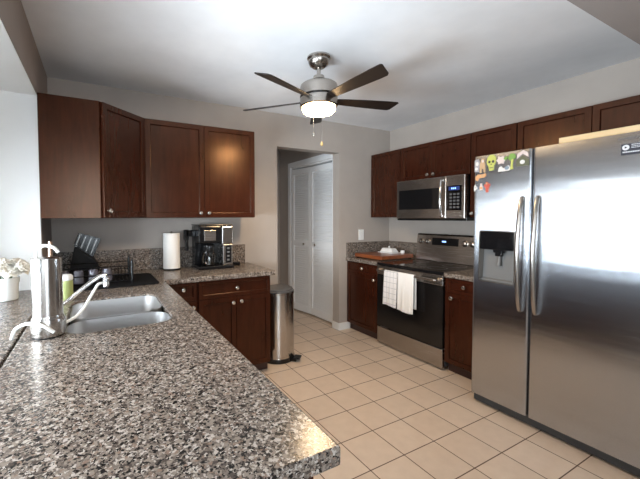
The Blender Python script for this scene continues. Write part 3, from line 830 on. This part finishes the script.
magnet('palm_magnet', 'green palm-tree magnet on the upper middle of the freezer door', 1.238, 1.690,
       [('crown', GRN, [[(-.022, .012), (-.016, .036), (-.002, .044), (.014, .040), (.024, .024), (.020, .004), (.006, .010), (-.008, -.004)]], .0002, .005),
        ('trunk', YEL, [[(-.010, -.058), (.008, -.058), (.006, -.03), (.010, .006), (-.002, .006), (-.006, -.03)]], .0002, .0046)])
magnet('house_magnet', 'dark house-shaped picture magnet at the top right of the freezer door', 1.175, 1.676,
       [('plate', DKG, [[(-.036, -.032), (.036, -.032), (.036, .006), (.0, .034), (-.036, .006)]], .0002, .005),
        ('motif', WHT, [disc(0, -.006, .014, .013)], .0052, .0062), ('roof', PNK, [[(-.032, .018), (.0, .046), (.034, .020), (.030, .050), (.004, .066), (-.030, .050)]], .0002, .0045)])
magnet('paw_magnet', 'orange arched animal magnet in the lower row of magnets', 1.437, 1.588,
       [('body', ORG, [[(-.034, -.004), (-.036, .020), (-.020, .034), (.012, .032), (.034, .038), (.038, .022), (.024, .010), (-.010, .008), (-.020, -.012)]], .0002, .005),
        ('spot', TAN, [disc(.012, .022, .008, .006)], .0052, .0060)])
magnet('star_magnet', 'small white pointed magnet lowest on the left edge of the freezer door', 1.470, 1.530,
       [('plate', WHT, [[(-.010, -.024), (.012, -.002), (-.006, .024), (-.012, .004)]], .0002, .004), ('dot', GRY, [disc(-.003, .002, .004)], .0042, .005)])
magnet('bottle_magnet', 'small cream bottle-shaped magnet beside the red magnet', 1.432, 1.533,
       [('bottle', PNK, [[(-.010, -.022), (.010, -.022), (.010, .006), (.005, .012), (.005, .026), (-.005, .026), (-.005, .012), (-.010, .006)]], .0002, .005), ('label', ORG, [[(-.009, -.012), (.009, -.012), (.009, .002), (-.009, .002)]], .0052, .0058)])
magnet('figure_magnet', 'red lobster-like magnet lowest of the lower row', 1.392, 1.535,
       [('body', RED, [[(-.006, -.040), (.008, -.040), (.012, -.006), (.022, .006), (.014, .022), (.006, .010), (.004, .030), (-.008, .030), (-.008, .008), (-.018, .018), (-.020, .002), (-.010, -.008)]], .0002, .005), ('face', ORG, [disc(-.002, .020, .006)], .0052, .006)])

# ------------------------------------------------------------------ ceiling fan
FC = Vector((1.353, 1.939, 0))
t = thing('ceiling_fan', 'brushed nickel ceiling fan with five dark blades and a lit frosted lamp', 'ceiling fan', (FC.x, FC.y, ZC))
def lat(prof, n=48): return add_lathe(bm_new(), prof, (FC.x, FC.y, 0), n=n)
obj('canopy', lat([(0.078, ZC - 0.0005), (0.080, ZC - 0.012), (0.070, ZC - 0.024), (0.072, ZC - 0.030), (0.062, ZC - 0.055), (0.040, ZC - 0.072), (0.022, ZC - 0.078)]), NICKEL, t, smooth=True)
obj('downrod', lat([(0.0135, ZC - 0.070), (0.0135, 2.262)], 20), NICKEL, t, smooth=True)
obj('motor_housing', lat([(0.024, 2.288), (0.036, 2.282), (0.040, 2.260), (0.058, 2.254), (0.076, 2.238), (0.108, 2.230), (0.122, 2.220), (0.127, 2.203), (0.127, 2.146), (0.122, 2.144)]), NICKEL, t, smooth=True)
obj('blade_ring', lat([(0.115, 2.144), (0.115, 2.134)]), BLACK, t)
obj('light_kit', lat([(0.122, 2.134), (0.127, 2.132), (0.128, 2.080), (0.122, 2.074), (0.114, 2.072)]), NICKEL, t, smooth=True)
obj('lamp_shade', lat([(0.110, 2.071), (0.112, 2.062), (0.109, 2.050), (0.096, 2.036), (0.066, 2.026), (0.03, 2.022), (0.0, 2.021)]), LAMPG, t, smooth=True)
for k in range(5):
    a = math.radians(58.5 + 72 * k)
    bm = bm_new()
    # blade outline in (radial, tangential)
    pts = [(0.105, -0.030), (0.20, -0.040), (0.34, -0.050), (0.50, -0.058), (0.572, -0.059), (0.583, -0.050), (0.560, 0.030), (0.545, 0.042), (0.50, 0.043), (0.34, 0.038), (0.20, 0.032), (0.105, 0.026)]
    lo = [bm.verts.new((x, y, -0.003)) for x, y in pts]; hi = [bm.verts.new((x, y, 0.003)) for x, y in pts]
    n_ = len(pts)
    bm.faces.new(lo[::-1]); bm.faces.new(hi)
    for i in range(n_): bm.faces.new((lo[i], lo[(i + 1) % n_], hi[(i + 1) % n_], hi[i]))
    R = Matrix.Translation((FC.x, FC.y, 2.120)) @ Matrix.Rotation(a, 4, 'Z') @ Matrix.Rotation(math.radians(-15), 4, 'X')
    b_o = obj('blade', xf(bm, R), BLADE, t, 0.0015)
for adeg, zb, knobm in ((220, 1.853, KNOB), (244, 1.790, mat('wooden pull knob', (0.55, 0.36, 0.14), 0.4))):
    x = FC.x + 0.1305 * math.cos(math.radians(adeg)); y = FC.y + 0.1305 * math.sin(math.radians(adeg))
    ch = obj('pull_chain', add_tube(bm_new(), [(x, y, 2.085), (x, y, zb + 0.02)], 0.0015, 6), KNOB, t)
    obj('pull_knob', add_lathe(bm_new(), [(0.002, 0.026), (0.005, 0.020), (0.0085, 0.008), (0.007, 0.0), (0, -0.003)], (x, y, zb), n=14), knobm, ch, smooth=True)
# the fan's own bulb
ld = bpy.data.lights.new('fan_bulb', 'SPOT'); ld.spot_size = math.radians(168); ld.spot_blend = 0.5; ld.energy = 22; ld.color = (1.0, 0.74, 0.48); ld.shadow_soft_size = 0.09
lo_ = bpy.data.objects.new('fan_bulb', ld); C.objects.link(lo_); lo_.location = (FC.x, FC.y, 2.0)

# ------------------------------------------------------------------ trash can
t = thing('trash_can', 'semi-round stainless steel pedal trash can by the hall doorway', 'trash can', (1.50, 2.83, 0))
def dshape(cx, cy, r, back, n=20):
    pts = [(cx + r * math.cos(math.radians(a)), cy + r * math.sin(math.radians(a))) for a in [180 + 180 * i / n for i in range(n + 1)]]
    return pts + [(cx + r, cy + back), (cx - r, cy + back)]
cx, cy = 1.498, 2.830
obj('can_body', add_prism(bm_new(), dshape(cx, cy, 0.160, 0.14), 0.042, 0.625), STEELV, t, smooth=True)
obj('base', add_prism(bm_new(), dshape(cx, cy, 0.164, 0.143), 0.0, 0.042), BLACK, t, 0.004)
obj('rim', add_prism(bm_new(), dshape(cx, cy, 0.163, 0.143), 0.625, 0.645), NICKEL, t, smooth=True)
ld_ = bm_new(); add_prism(ld_, dshape(cx, cy, 0.160, 0.14), 0.645, 0.655); add_prism(ld_, dshape(cx, cy, 0.148, 0.128), 0.655, 0.672)
obj('lid', ld_, GREYP, t, 0.006)
obj('back_strip', box(cx + 0.1605, cx + 0.172, cy + 0.02, cy + 0.14, 0.0, 0.66), BLACK, t, 0.004)
pdl = bm_new(); v0 = Vector((cx + 0.105, cy - 0.135, 0)); dd_ = Vector((0.72, -0.69, 0)).normalized()
add_box(pdl, 0, 0.065, -0.045, 0.045, 0.028, 0.040); add_box(pdl, -0.02, 0.03, -0.04, 0.04, 0.004, 0.028)
xf(pdl, frame(v0, dd_, Vector((0, 0, 1)).cross(dd_), (0, 0, 1)))
obj('pedal', pdl, BLACK, t, 0.004)

# ------------------------------------------------------------------ counter items, left
# countertop water filter
wx, wy = -0.168, 1.560
t = thing('water_filter', 'tall brushed stainless countertop water filter cylinder beside the sink', 'water filter', (wx, wy, CT))
def lw_(prof, n=40): return add_lathe(bm_new(), [(r, CT + h) for r, h in prof], (wx, wy, 0), n=n)
obj('base_ring', lw_([(0.054, 0.0), (0.054, 0.006)]), BLACK, t)
obj('cylinder', lw_([(0.055, 0.006), (0.058, 0.010), (0.060, 0.060), (0.053, 0.074), (0.051, 0.085), (0.051, 0.292), (0.049, 0.299), (0.040, 0.302), (0.0, 0.303)]), STEELV, t, smooth=True)
# arched outlet spout at the top
up = Vector((0.88, -0.47, 0))
cA = Vector((wx, wy, CT + 0.302))
obj('spout', add_tube(bm_new(), curve([cA - up * 0.038, cA - up * 0.036 + Vector((0, 0, 0.025)), cA + Vector((0, 0, 0.044)) - up * 0.005, cA + up * 0.030 + Vector((0, 0, 0.036)), cA + up * 0.047 + Vector((0, 0, 0.018))], 32), 0.006, 10), PLASTIC, t, smooth=True)
fw_ = Vector((-0.47, -0.88, 0))
cB = Vector((wx, wy, CT)) + fw_ * 0.066
obj('hose_loop', add_tube(bm_new(), curve([cB - up * 0.092 + Vector((0, 0, 0.008)), cB - up * 0.075 + Vector((0, 0, 0.045)), cB - up * 0.03 + Vector((0, 0, 0.066)), cB + up * 0.025 + Vector((0, 0, 0.058)), cB + up * 0.052 - fw_ * 0.02 + Vector((0, 0, 0.028))], 32), 0.006, 10), PLASTIC, t, smooth=True)

# faucet behind it
fx, fy = -0.186, 1.845
t = thing('faucet', 'single-lever chrome kitchen faucet with a long spout over the sink', 'faucet', (fx, fy, CT))
obj('faucet_base', add_lathe(bm_new(), [(0.030, CT), (0.030, CT + 0.008), (0.024, CT + 0.014), (0.022, CT + 0.075), (0.020, CT + 0.10), (0.0, CT + 0.11)], (fx, fy, 0), n=28), CHROME, t, smooth=True)
obj('spout', add_tube(bm_new(), curve([(fx, fy, CT + 0.040), (-0.128, 1.845, 0.942), (-0.06, 1.845, 0.998), (-0.01, 1.845, 1.036), (0.018, 1.845, 1.052), (0.034, 1.845, 1.054), (0.040, 1.845, 1.040)], 40), 0.0095, 14), CHROME, t, smooth=True)
obj('aerator', add_lathe(bm_new(), [(0.014, 0.0), (0.015, 0.012), (0.012, 0.024), (0.016, 0.028), (0.016, 0.038), (0.012, 0.042)], (0.040, 1.845, 0.998), n=20), CHROME, t, smooth=True)
obj('lever', add_tube(bm_new(), curve([(fx, fy, CT + 0.10), (fx + 0.002, fy, CT + 0.22), (fx + 0.004, fy, CT + 0.345)], 12), [0.010] * 4 + [0.008] * 20 if False else 0.0085, 10), mat('copper-toned lever', (0.45, 0.30, 0.22), 0.3, 0.9), t, smooth=True)
obj('diverter_hose', add_tube(bm_new(), curve([(0.026, 1.838, 1.018), (0.004, 1.82, 1.014), (-0.025, 1.78, 0.972), (-0.055, 1.72, 0.930), (-0.085, 1.66, 0.912), (-0.116, 1.612, 0.908)], 40), 0.0062, 10), PLASTIC, t, smooth=True)

# cleanser bottle
gx, gy = -0.150, 2.190
t = thing('soap_bottle', 'green-labelled bottle with a white cap behind the water filter', 'bottle', (gx, gy, CT))
obj('bottle', add_lathe(bm_new(), [(0.032, CT), (0.034, CT + 0.004), (0.034, CT + 0.105), (0.032, CT + 0.110)], (gx, gy, 0), n=28), GREENL, t, smooth=True)
obj('cap', add_lathe(bm_new(), [(0.031, CT + 0.1105), (0.0345, CT + 0.114), (0.0345, CT + 0.132), (0.028, CT + 0.140), (0, CT + 0.142)], (gx, gy, 0), n=28), PLASTIC, t, smooth=True)

# flower pot on the sill
qx, qy = -0.445, 2.36
t = thing('flower_pot', 'white ceramic pot holding ivory flowers on the window sill', 'flower pot', (qx, qy, CT))
obj('pot', add_lathe(bm_new(), [(0.052, CT), (0.056, CT + 0.004), (0.060, CT + 0.09), (0.064, CT + 0.095), (0.064, CT + 0.125), (0.058, CT + 0.125), (0.055, CT + 0.10), (0.0, CT + 0.10)], (qx, qy, 0), n=36), CERAM, t, smooth=True)
rnd = random.Random(3)
for i, (dx, dy, dz, r) in enumerate([(-0.045, -0.02, 0.165, 0.055), (0.02, -0.035, 0.160, 0.056), (0.0, 0.03, 0.195, 0.055), (0.070, 0.0, 0.165, 0.052), (-0.02, -0.03, 0.205, 0.052), (0.055, 0.02, 0.200, 0.048), (-0.07, 0.02, 0.190, 0.046), (0.085, -0.02, 0.185, 0.044)]):
    bm = bm_new(); c = Vector((qx + dx, qy + dy, CT + dz)); ax = Vector((dx * 6, dy * 6 - 0.5, 1)).normalized()
    q = Vector((0, 0, 1)).rotation_difference(ax).to_matrix()
    for layer in range(3):
        npet = (7, 6, 4)[layer]; rr = r * (1.0, 0.72, 0.45)[layer]; tilt = (0.25, 0.65, 1.05)[layer]
        for k in range(npet):
            a = 2 * PI * k / npet + layer * 0.5 + rnd.random() * 0.3
            row = []
            for s in range(5):
                u = s / 4; wd = rr * 0.42 * math.sin(PI * (0.15 + 0.8 * u)); rad = rr * u
                h = rr * tilt * u - rr * 0.35 * u * u
                for v_ in (-1, 0, 1):
                    p = Vector((rad * math.cos(a) - v_ * wd * math.sin(a), rad * math.sin(a) + v_ * wd * math.cos(a), h + abs(v_) * rr * 0.10))
                    row.append(bm.verts.new(c + q @ p))
            for s in range(4):
                for v_ in range(2): bm.faces.new((row[s * 3 + v_], row[s * 3 + v_ + 1], row[(s + 1) * 3 + v_ + 1], row[(s + 1) * 3 + v_]))
    fo = obj('flower', bm, PETAL, t, smooth=True)
    md = fo.modifiers.new('thick', 'SOLIDIFY'); md.thickness = 0.0015
bm = bm_new()
for k in range(9):
    a = 2 * PI * k / 9; c = Vector((qx, qy, CT + 0.10)); add_tube(bm, [c + Vector((0.02 * math.cos(a), 0.02 * math.sin(a), 0)), c + Vector((0.045 * math.cos(a), 0.045 * math.sin(a), 0.06))], 0.0025, 6)
obj('stems', bm, LEAF, t)

# black drying mat and dish rack
mt = obj('drying_mat', add_prism(bm_new(), rrect(-0.255, 0.380, 2.415, 2.900, 0.045, 8), CT + 0.0005, CT + 0.009), BLACKM, None, 0.003)
tag(mt, 'black drying mat lying on the granite beyond the sink', 'mat')
MZ = CT + 0.0095
t = thing('dish_rack', 'low black wire dish rack standing on the drying mat', 'dish rack', (-0.02, 2.66, MZ))
rx0, rx1, ry0, ry1 = -0.235, 0.215, 2.520, 2.800
wz = [MZ + 0.014, MZ + 0.062, MZ + 0.115]
def loop(z, r): 
    p = rrect(rx0, rx1, ry0, ry1, 0.02, 4); p = [(x, y, z) for x, y in p]; return add_tube(bm_new(), p + [p[0]], r, 8)
for z in wz: obj('rail', loop(z, 0.0035), BLACK, t, smooth=True)
for (x, y) in ((rx0, ry0 + 0.01), (rx1, ry0 + 0.01), (rx0, ry1 - 0.01), (rx1, ry1 - 0.01)):
    obj('post', add_lathe(bm_new(), [(0.0085, MZ), (0.0085, MZ + 0.150), (0.005, MZ + 0.156)], (x, y, 0), n=10), BLACK, t)
tw = bm_new()
for i in range(17):
    x = rx0 + 0.025 + i * (rx1 - rx0 - 0.05) / 16
    add_tube(tw, [(x, ry0, wz[0] + 0.0), (x, ry1, wz[0] + 0.0)], 0.002, 6)
obj('floor_wires', tw, BLACK, t)
for i in range(9):
    x = 0.005 + i * 0.022
    obj('prong', add_tube(bm_new(), [(x, 2.66, wz[0]), (x, 2.655, MZ + 0.075), (x, 2.68, MZ + 0.085), (x, 2.70, MZ + 0.07), (x, 2.70, wz[0])], 0.002, 6), BLACK, t)
cup0 = None
for i, (x, y, lab) in enumerate(((-0.190, 2.565, 'pale glass tumbler in the dish rack, leftmost of the four'), (-0.105, 2.560, 'pale glass tumbler second from the left in the dish rack'), (-0.020, 2.580, 'pale glass tumbler third from the left in the dish rack'), (0.062, 2.585, 'pale glass tumbler in the dish rack, rightmost of the four'))):
    if cup0 is None:
        bm = add_lathe(bm_new(), [(0.0, 0.0), (0.031, 0.0), (0.034, 0.004), (0.028, 0.075), (0.022, 0.082), (0.0, 0.083)], (0, 0, 0), n=28)
        cup0 = obj('tumbler', bm, mat('smoky pale tumbler', (0.25, 0.24, 0.29), 0.12, 0.0, **{'Transmission Weight': 0.55}), None, smooth=True); o = cup0
    else:
        o = cup0.copy(); C.objects.link(o)
    o.location = (x, y, wz[0] + 0.0025)
    tag(o, lab, 'tumbler', 'tumblers drying in the dish rack')

# knife block
kx, ky = -0.055, 2.985
t = thing('knife_block', 'black slanted knife block full of black-handled knives', 'knife block', (kx, ky, CT))
tilt = math.radians(20); dirk = Vector((math.sin(tilt), 0.10, math.cos(tilt))).normalized(); sx_ = Vector((math.cos(tilt), 0, -math.sin(tilt))); sy_ = dirk.cross(sx_)
kb = bm_new()
# side outline in x-z, extruded along y
out = [(-0.135, CT), (0.050, CT), (0.080, CT + 0.070), (0.045, CT + 0.140), (-0.085, CT + 0.245)]
a = [kb.verts.new((kx + x, ky - 0.055, z)) for x, z in out]; b = [kb.verts.new((kx + x, ky + 0.055, z)) for x, z in out]
kb.faces.new(a); kb.faces.new(b[::-1])
for i in range(5): kb.faces.new((a[i], a[(i + 1) % 5], b[(i + 1) % 5], b[i]))
obj('block', kb, BLOCKW, t, 0.004)
ti = math.radians(21); D = Vector((math.sin(ti), 0, math.cos(ti)))
e1 = Vector((0.130, 0, -0.105)).normalized()
for r in range(4):
    for c_ in range(3):
        if r == 3 and c_ == 2: continue
        p = Vector((kx - 0.085, ky - 0.034 + c_ * 0.034, CT + 0.246)) + e1 * (0.012 + r * 0.040 + (c_ - 1) * 0.012 + 0.008)
        Lh = 0.100 + 0.014 * r + 0.006 * (c_ == 1)
        h = bm_new(); ux = D.cross(Vector((0, 1, 0))).normalized()
        for s, w_ in ((0, 1),):
            add_prism(h, rrect(-0.0150, 0.0150, -0.0105, 0.0105, 0.004, 3), 0.0, Lh)
        xf(h, frame(p - D * 0.002, ux, (0, 1, 0), D))
        ho = obj('knife_handle', h, BLACK, t, 0.002)
        bl = bm_new()
        add_prism(bl, rrect(-0.012, 0.012, -0.009, 0.009, 0.004, 3), Lh + 0.0002, Lh + 0.0015); add_box(bl, -0.0020, 0.0020, -0.0112, 0.0112, 0.012, Lh - 0.012)
        xf(bl, frame(p - D * 0.002, ux, (0, 1, 0), D))
        obj('knife_spine', bl, DARKN, ho)

# paper towel roll
tx, ty = 0.580, 3.055
t = thing('paper_towel_roll', 'white paper towel roll standing on its holder by the backsplash', 'paper towel', (tx, ty, CT))
obj('holder_base', add_lathe(bm_new(), [(0.076, CT), (0.076, CT + 0.008), (0.06, CT + 0.012), (0, CT + 0.012)], (tx, ty, 0), n=36), BLACK, t, smooth=True)
obj('roll', add_lathe(bm_new(), [(0.070, CT + 0.0125), (0.0705, CT + 0.014), (0.0705, CT + 0.314), (0.069, CT + 0.316), (0.021, CT + 0.316), (0.021, CT + 0.30)], (tx, ty, 0), n=40), PAPER, t, smooth=True)
obj('spindle', add_lathe(bm_new(), [(0.006, CT + 0.29), (0.006, CT + 0.322), (0.009, CT + 0.326), (0, CT + 0.332)], (tx, ty, 0), n=14), NICKEL, t, smooth=True)

# coffee maker
c0, c1, cyF, cyB = 0.775, 1.082, 2.885, 3.125
t = thing('coffee_maker', 'black and steel coffee maker with a glass carafe and a narrow single-serve side', 'coffee maker', ((c0 + c1) / 2, 3.0, CT))
obj('base', box(c0 - 0.005, c1 + 0.004, cyF - 0.025, cyB, CT, CT + 0.030), BLACK, t, 0.006)
obj('rear_tower', box(c0, c1, cyF + 0.13, cyB, CT + 0.030, CT + 0.375), BLACK, t, 0.006)
hd_ = obj('brew_head', box(c0 - 0.002, c0 + 0.200, cyF - 0.008, cyF + 0.13, CT + 0.230, CT + 0.378), BLACK, t, 0.010)
obj('badge', box(c0 + 0.045, c0 + 0.148, cyF - 0.012, cyF - 0.0085, CT + 0.250, CT + 0.340), STEEL, hd_, 0.002)
obj('lid', box(c0 - 0.004, c1 - 0.005, cyF - 0.004, cyB, CT + 0.3782, CT + 0.390), BLACK, t, 0.005)
sd = obj('single_serve_tower', box(c0 + 0.205, c1, cyF - 0.008, cyF + 0.129, CT + 0.215, CT + 0.372), STEELV, t, 0.008)
cl = obj('control_column', box(c0 + 0.213, c1 - 0.004, cyF - 0.004, cyF + 0.129, CT + 0.031, CT + 0.212), STEEL, t, 0.004)
pnl = obj('button_panel', box(c0 + 0.238, c1 - 0.020, cyF - 0.0065, cyF - 0.0045, CT + 0.050, CT + 0.200), BLACK, cl)
for k in range(4): obj('button', box(c0 + 0.250, c1 - 0.034, cyF - 0.0085, cyF - 0.0066, CT + 0.068 + k * 0.034, CT + 0.084 + k * 0.034), MIDG, pnl)
ccx, ccy = c0 + 0.105, cyF + 0.055
cf = obj('carafe', add_lathe(bm_new(), [(0.050, CT + 0.0305), (0.066, CT + 0.040), (0.070, CT + 0.085), (0.060, CT + 0.135), (0.045, CT + 0.170), (0.048, CT + 0.195)], (ccx, ccy, 0), n=32), CARAFE, t, smooth=True)
obj('carafe_band', add_lathe(bm_new(), [(0.0585, CT + 0.150), (0.052, CT + 0.168), (0.050, CT + 0.198), (0.047, CT + 0.208), (0, CT + 0.21)], (ccx, ccy, 0), n=32), BLACK, cf, smooth=True)
hdl = curve([(ccx - 0.02, ccy - 0.045, CT + 0.185), (ccx - 0.045, ccy - 0.085, CT + 0.185), (ccx - 0.052, ccy - 0.092, CT + 0.13), (ccx - 0.045, ccy - 0.075, CT + 0.075)], 20)
obj('carafe_handle', add_tube(bm_new(), hdl, 0.009, 10), BLACK, cf, smooth=True)
hk = bm_new()
add_box(hk, c0 - 0.085, c0 - 0.0005, 2.985, 3.02, CT + 0.285, CT + 0.340); add_box(hk, c0 - 0.100, c0 - 0.058, 2.985, 3.02, CT + 0.255, CT + 0.345); add_box(hk, c0 - 0.090, c0 - 0.062, 2.988, 3.017, CT + 0.160, CT + 0.256)
obj('side_handle', hk, BLACK, t, 0.006)
o = obj('charger_block', box(1.135, 1.195, 2.99, 3.045, CT + 0.0005, CT + 0.032), BLACK, None, 0.004)
tag(o, 'small black box on the counter right of the coffee maker', 'charger')

# ------------------------------------------------------------------ right counter items
t = thing('cutting_board', 'large reddish wooden board lying over the counter and stove top', 'cutting board', (2.92, 2.80, RT))
bz0, bz1 = RT + 0.0095, RT + 0.050
obj('board', box(2.690, 3.180, 2.690, 3.115, bz0, bz1), BOARD, t, 0.004)
for x in (2.70, 3.14):
    for y in (2.71, 3.07): obj('foot', box(x, x + 0.025, y, y + 0.02, RT + 0.0002, bz0 - 0.0002), BLACK, t)
bx, by = 3.05, 2.93
t = thing('butter_dish', 'white ceramic covered dish with a small knob on the wooden board', 'butter dish', (bx, by, bz1))
obj('tray', box(bx - 0.07, bx + 0.07, by - 0.110, by + 0.110, bz1 + 0.0003, bz1 + 0.010), CERAM, t, 0.004)
cv = bm_new()
lo = [cv.verts.new((bx + sx * 0.056, by + sy * 0.098, bz1 + 0.0103)) for sx, sy in ((-1, -1), (1, -1), (1, 1), (-1, 1))]; hi = [cv.verts.new((bx + sx * 0.042, by + sy * 0.070, bz1 + 0.058)) for sx, sy in ((-1, -1), (1, -1), (1, 1), (-1, 1))]
cv.faces.new(lo[::-1]); cv.faces.new(hi)
for i in range(4): cv.faces.new((lo[i], lo[(i + 1) % 4], hi[(i + 1) % 4], hi[i]))
co = obj('cover', cv, CERAM, t, 0.010, True, 3)
obj('knob', add_lathe(bm_new(), [(0.007, 0.0), (0.006, 0.008), (0.010, 0.014), (0.008, 0.022), (0, 0.024)], (bx, by, bz1 + 0.058), n=16), CERAM, co, smooth=True)
sx_, sy2 = 3.13, 2.80
o = obj('salt_cellar', add_lathe(bm_new(), [(0.020, 0), (0.024, 0.004), (0.024, 0.030), (0.018, 0.036), (0, 0.038)], (sx_, sy2, bz1 + 0.0003), n=20), CERAM, None, smooth=True)
tag(o, 'small white pot at the right end of the wooden board', 'salt pot')
# wall switch plate
t = thing('wall_switch', 'white wall switch plate above the backsplash left of the stove', 'switch', (2.832, YB, 1.115))
obj('plate', box(2.792, 2.872, YB - 0.007, YB - 0.0005, 1.053, 1.180), PLASTIC, t, 0.003)
obj('rocker', box(2.815, 2.849, YB - 0.010, YB - 0.0071, 1.085, 1.148), CERAM, t, 0.002)
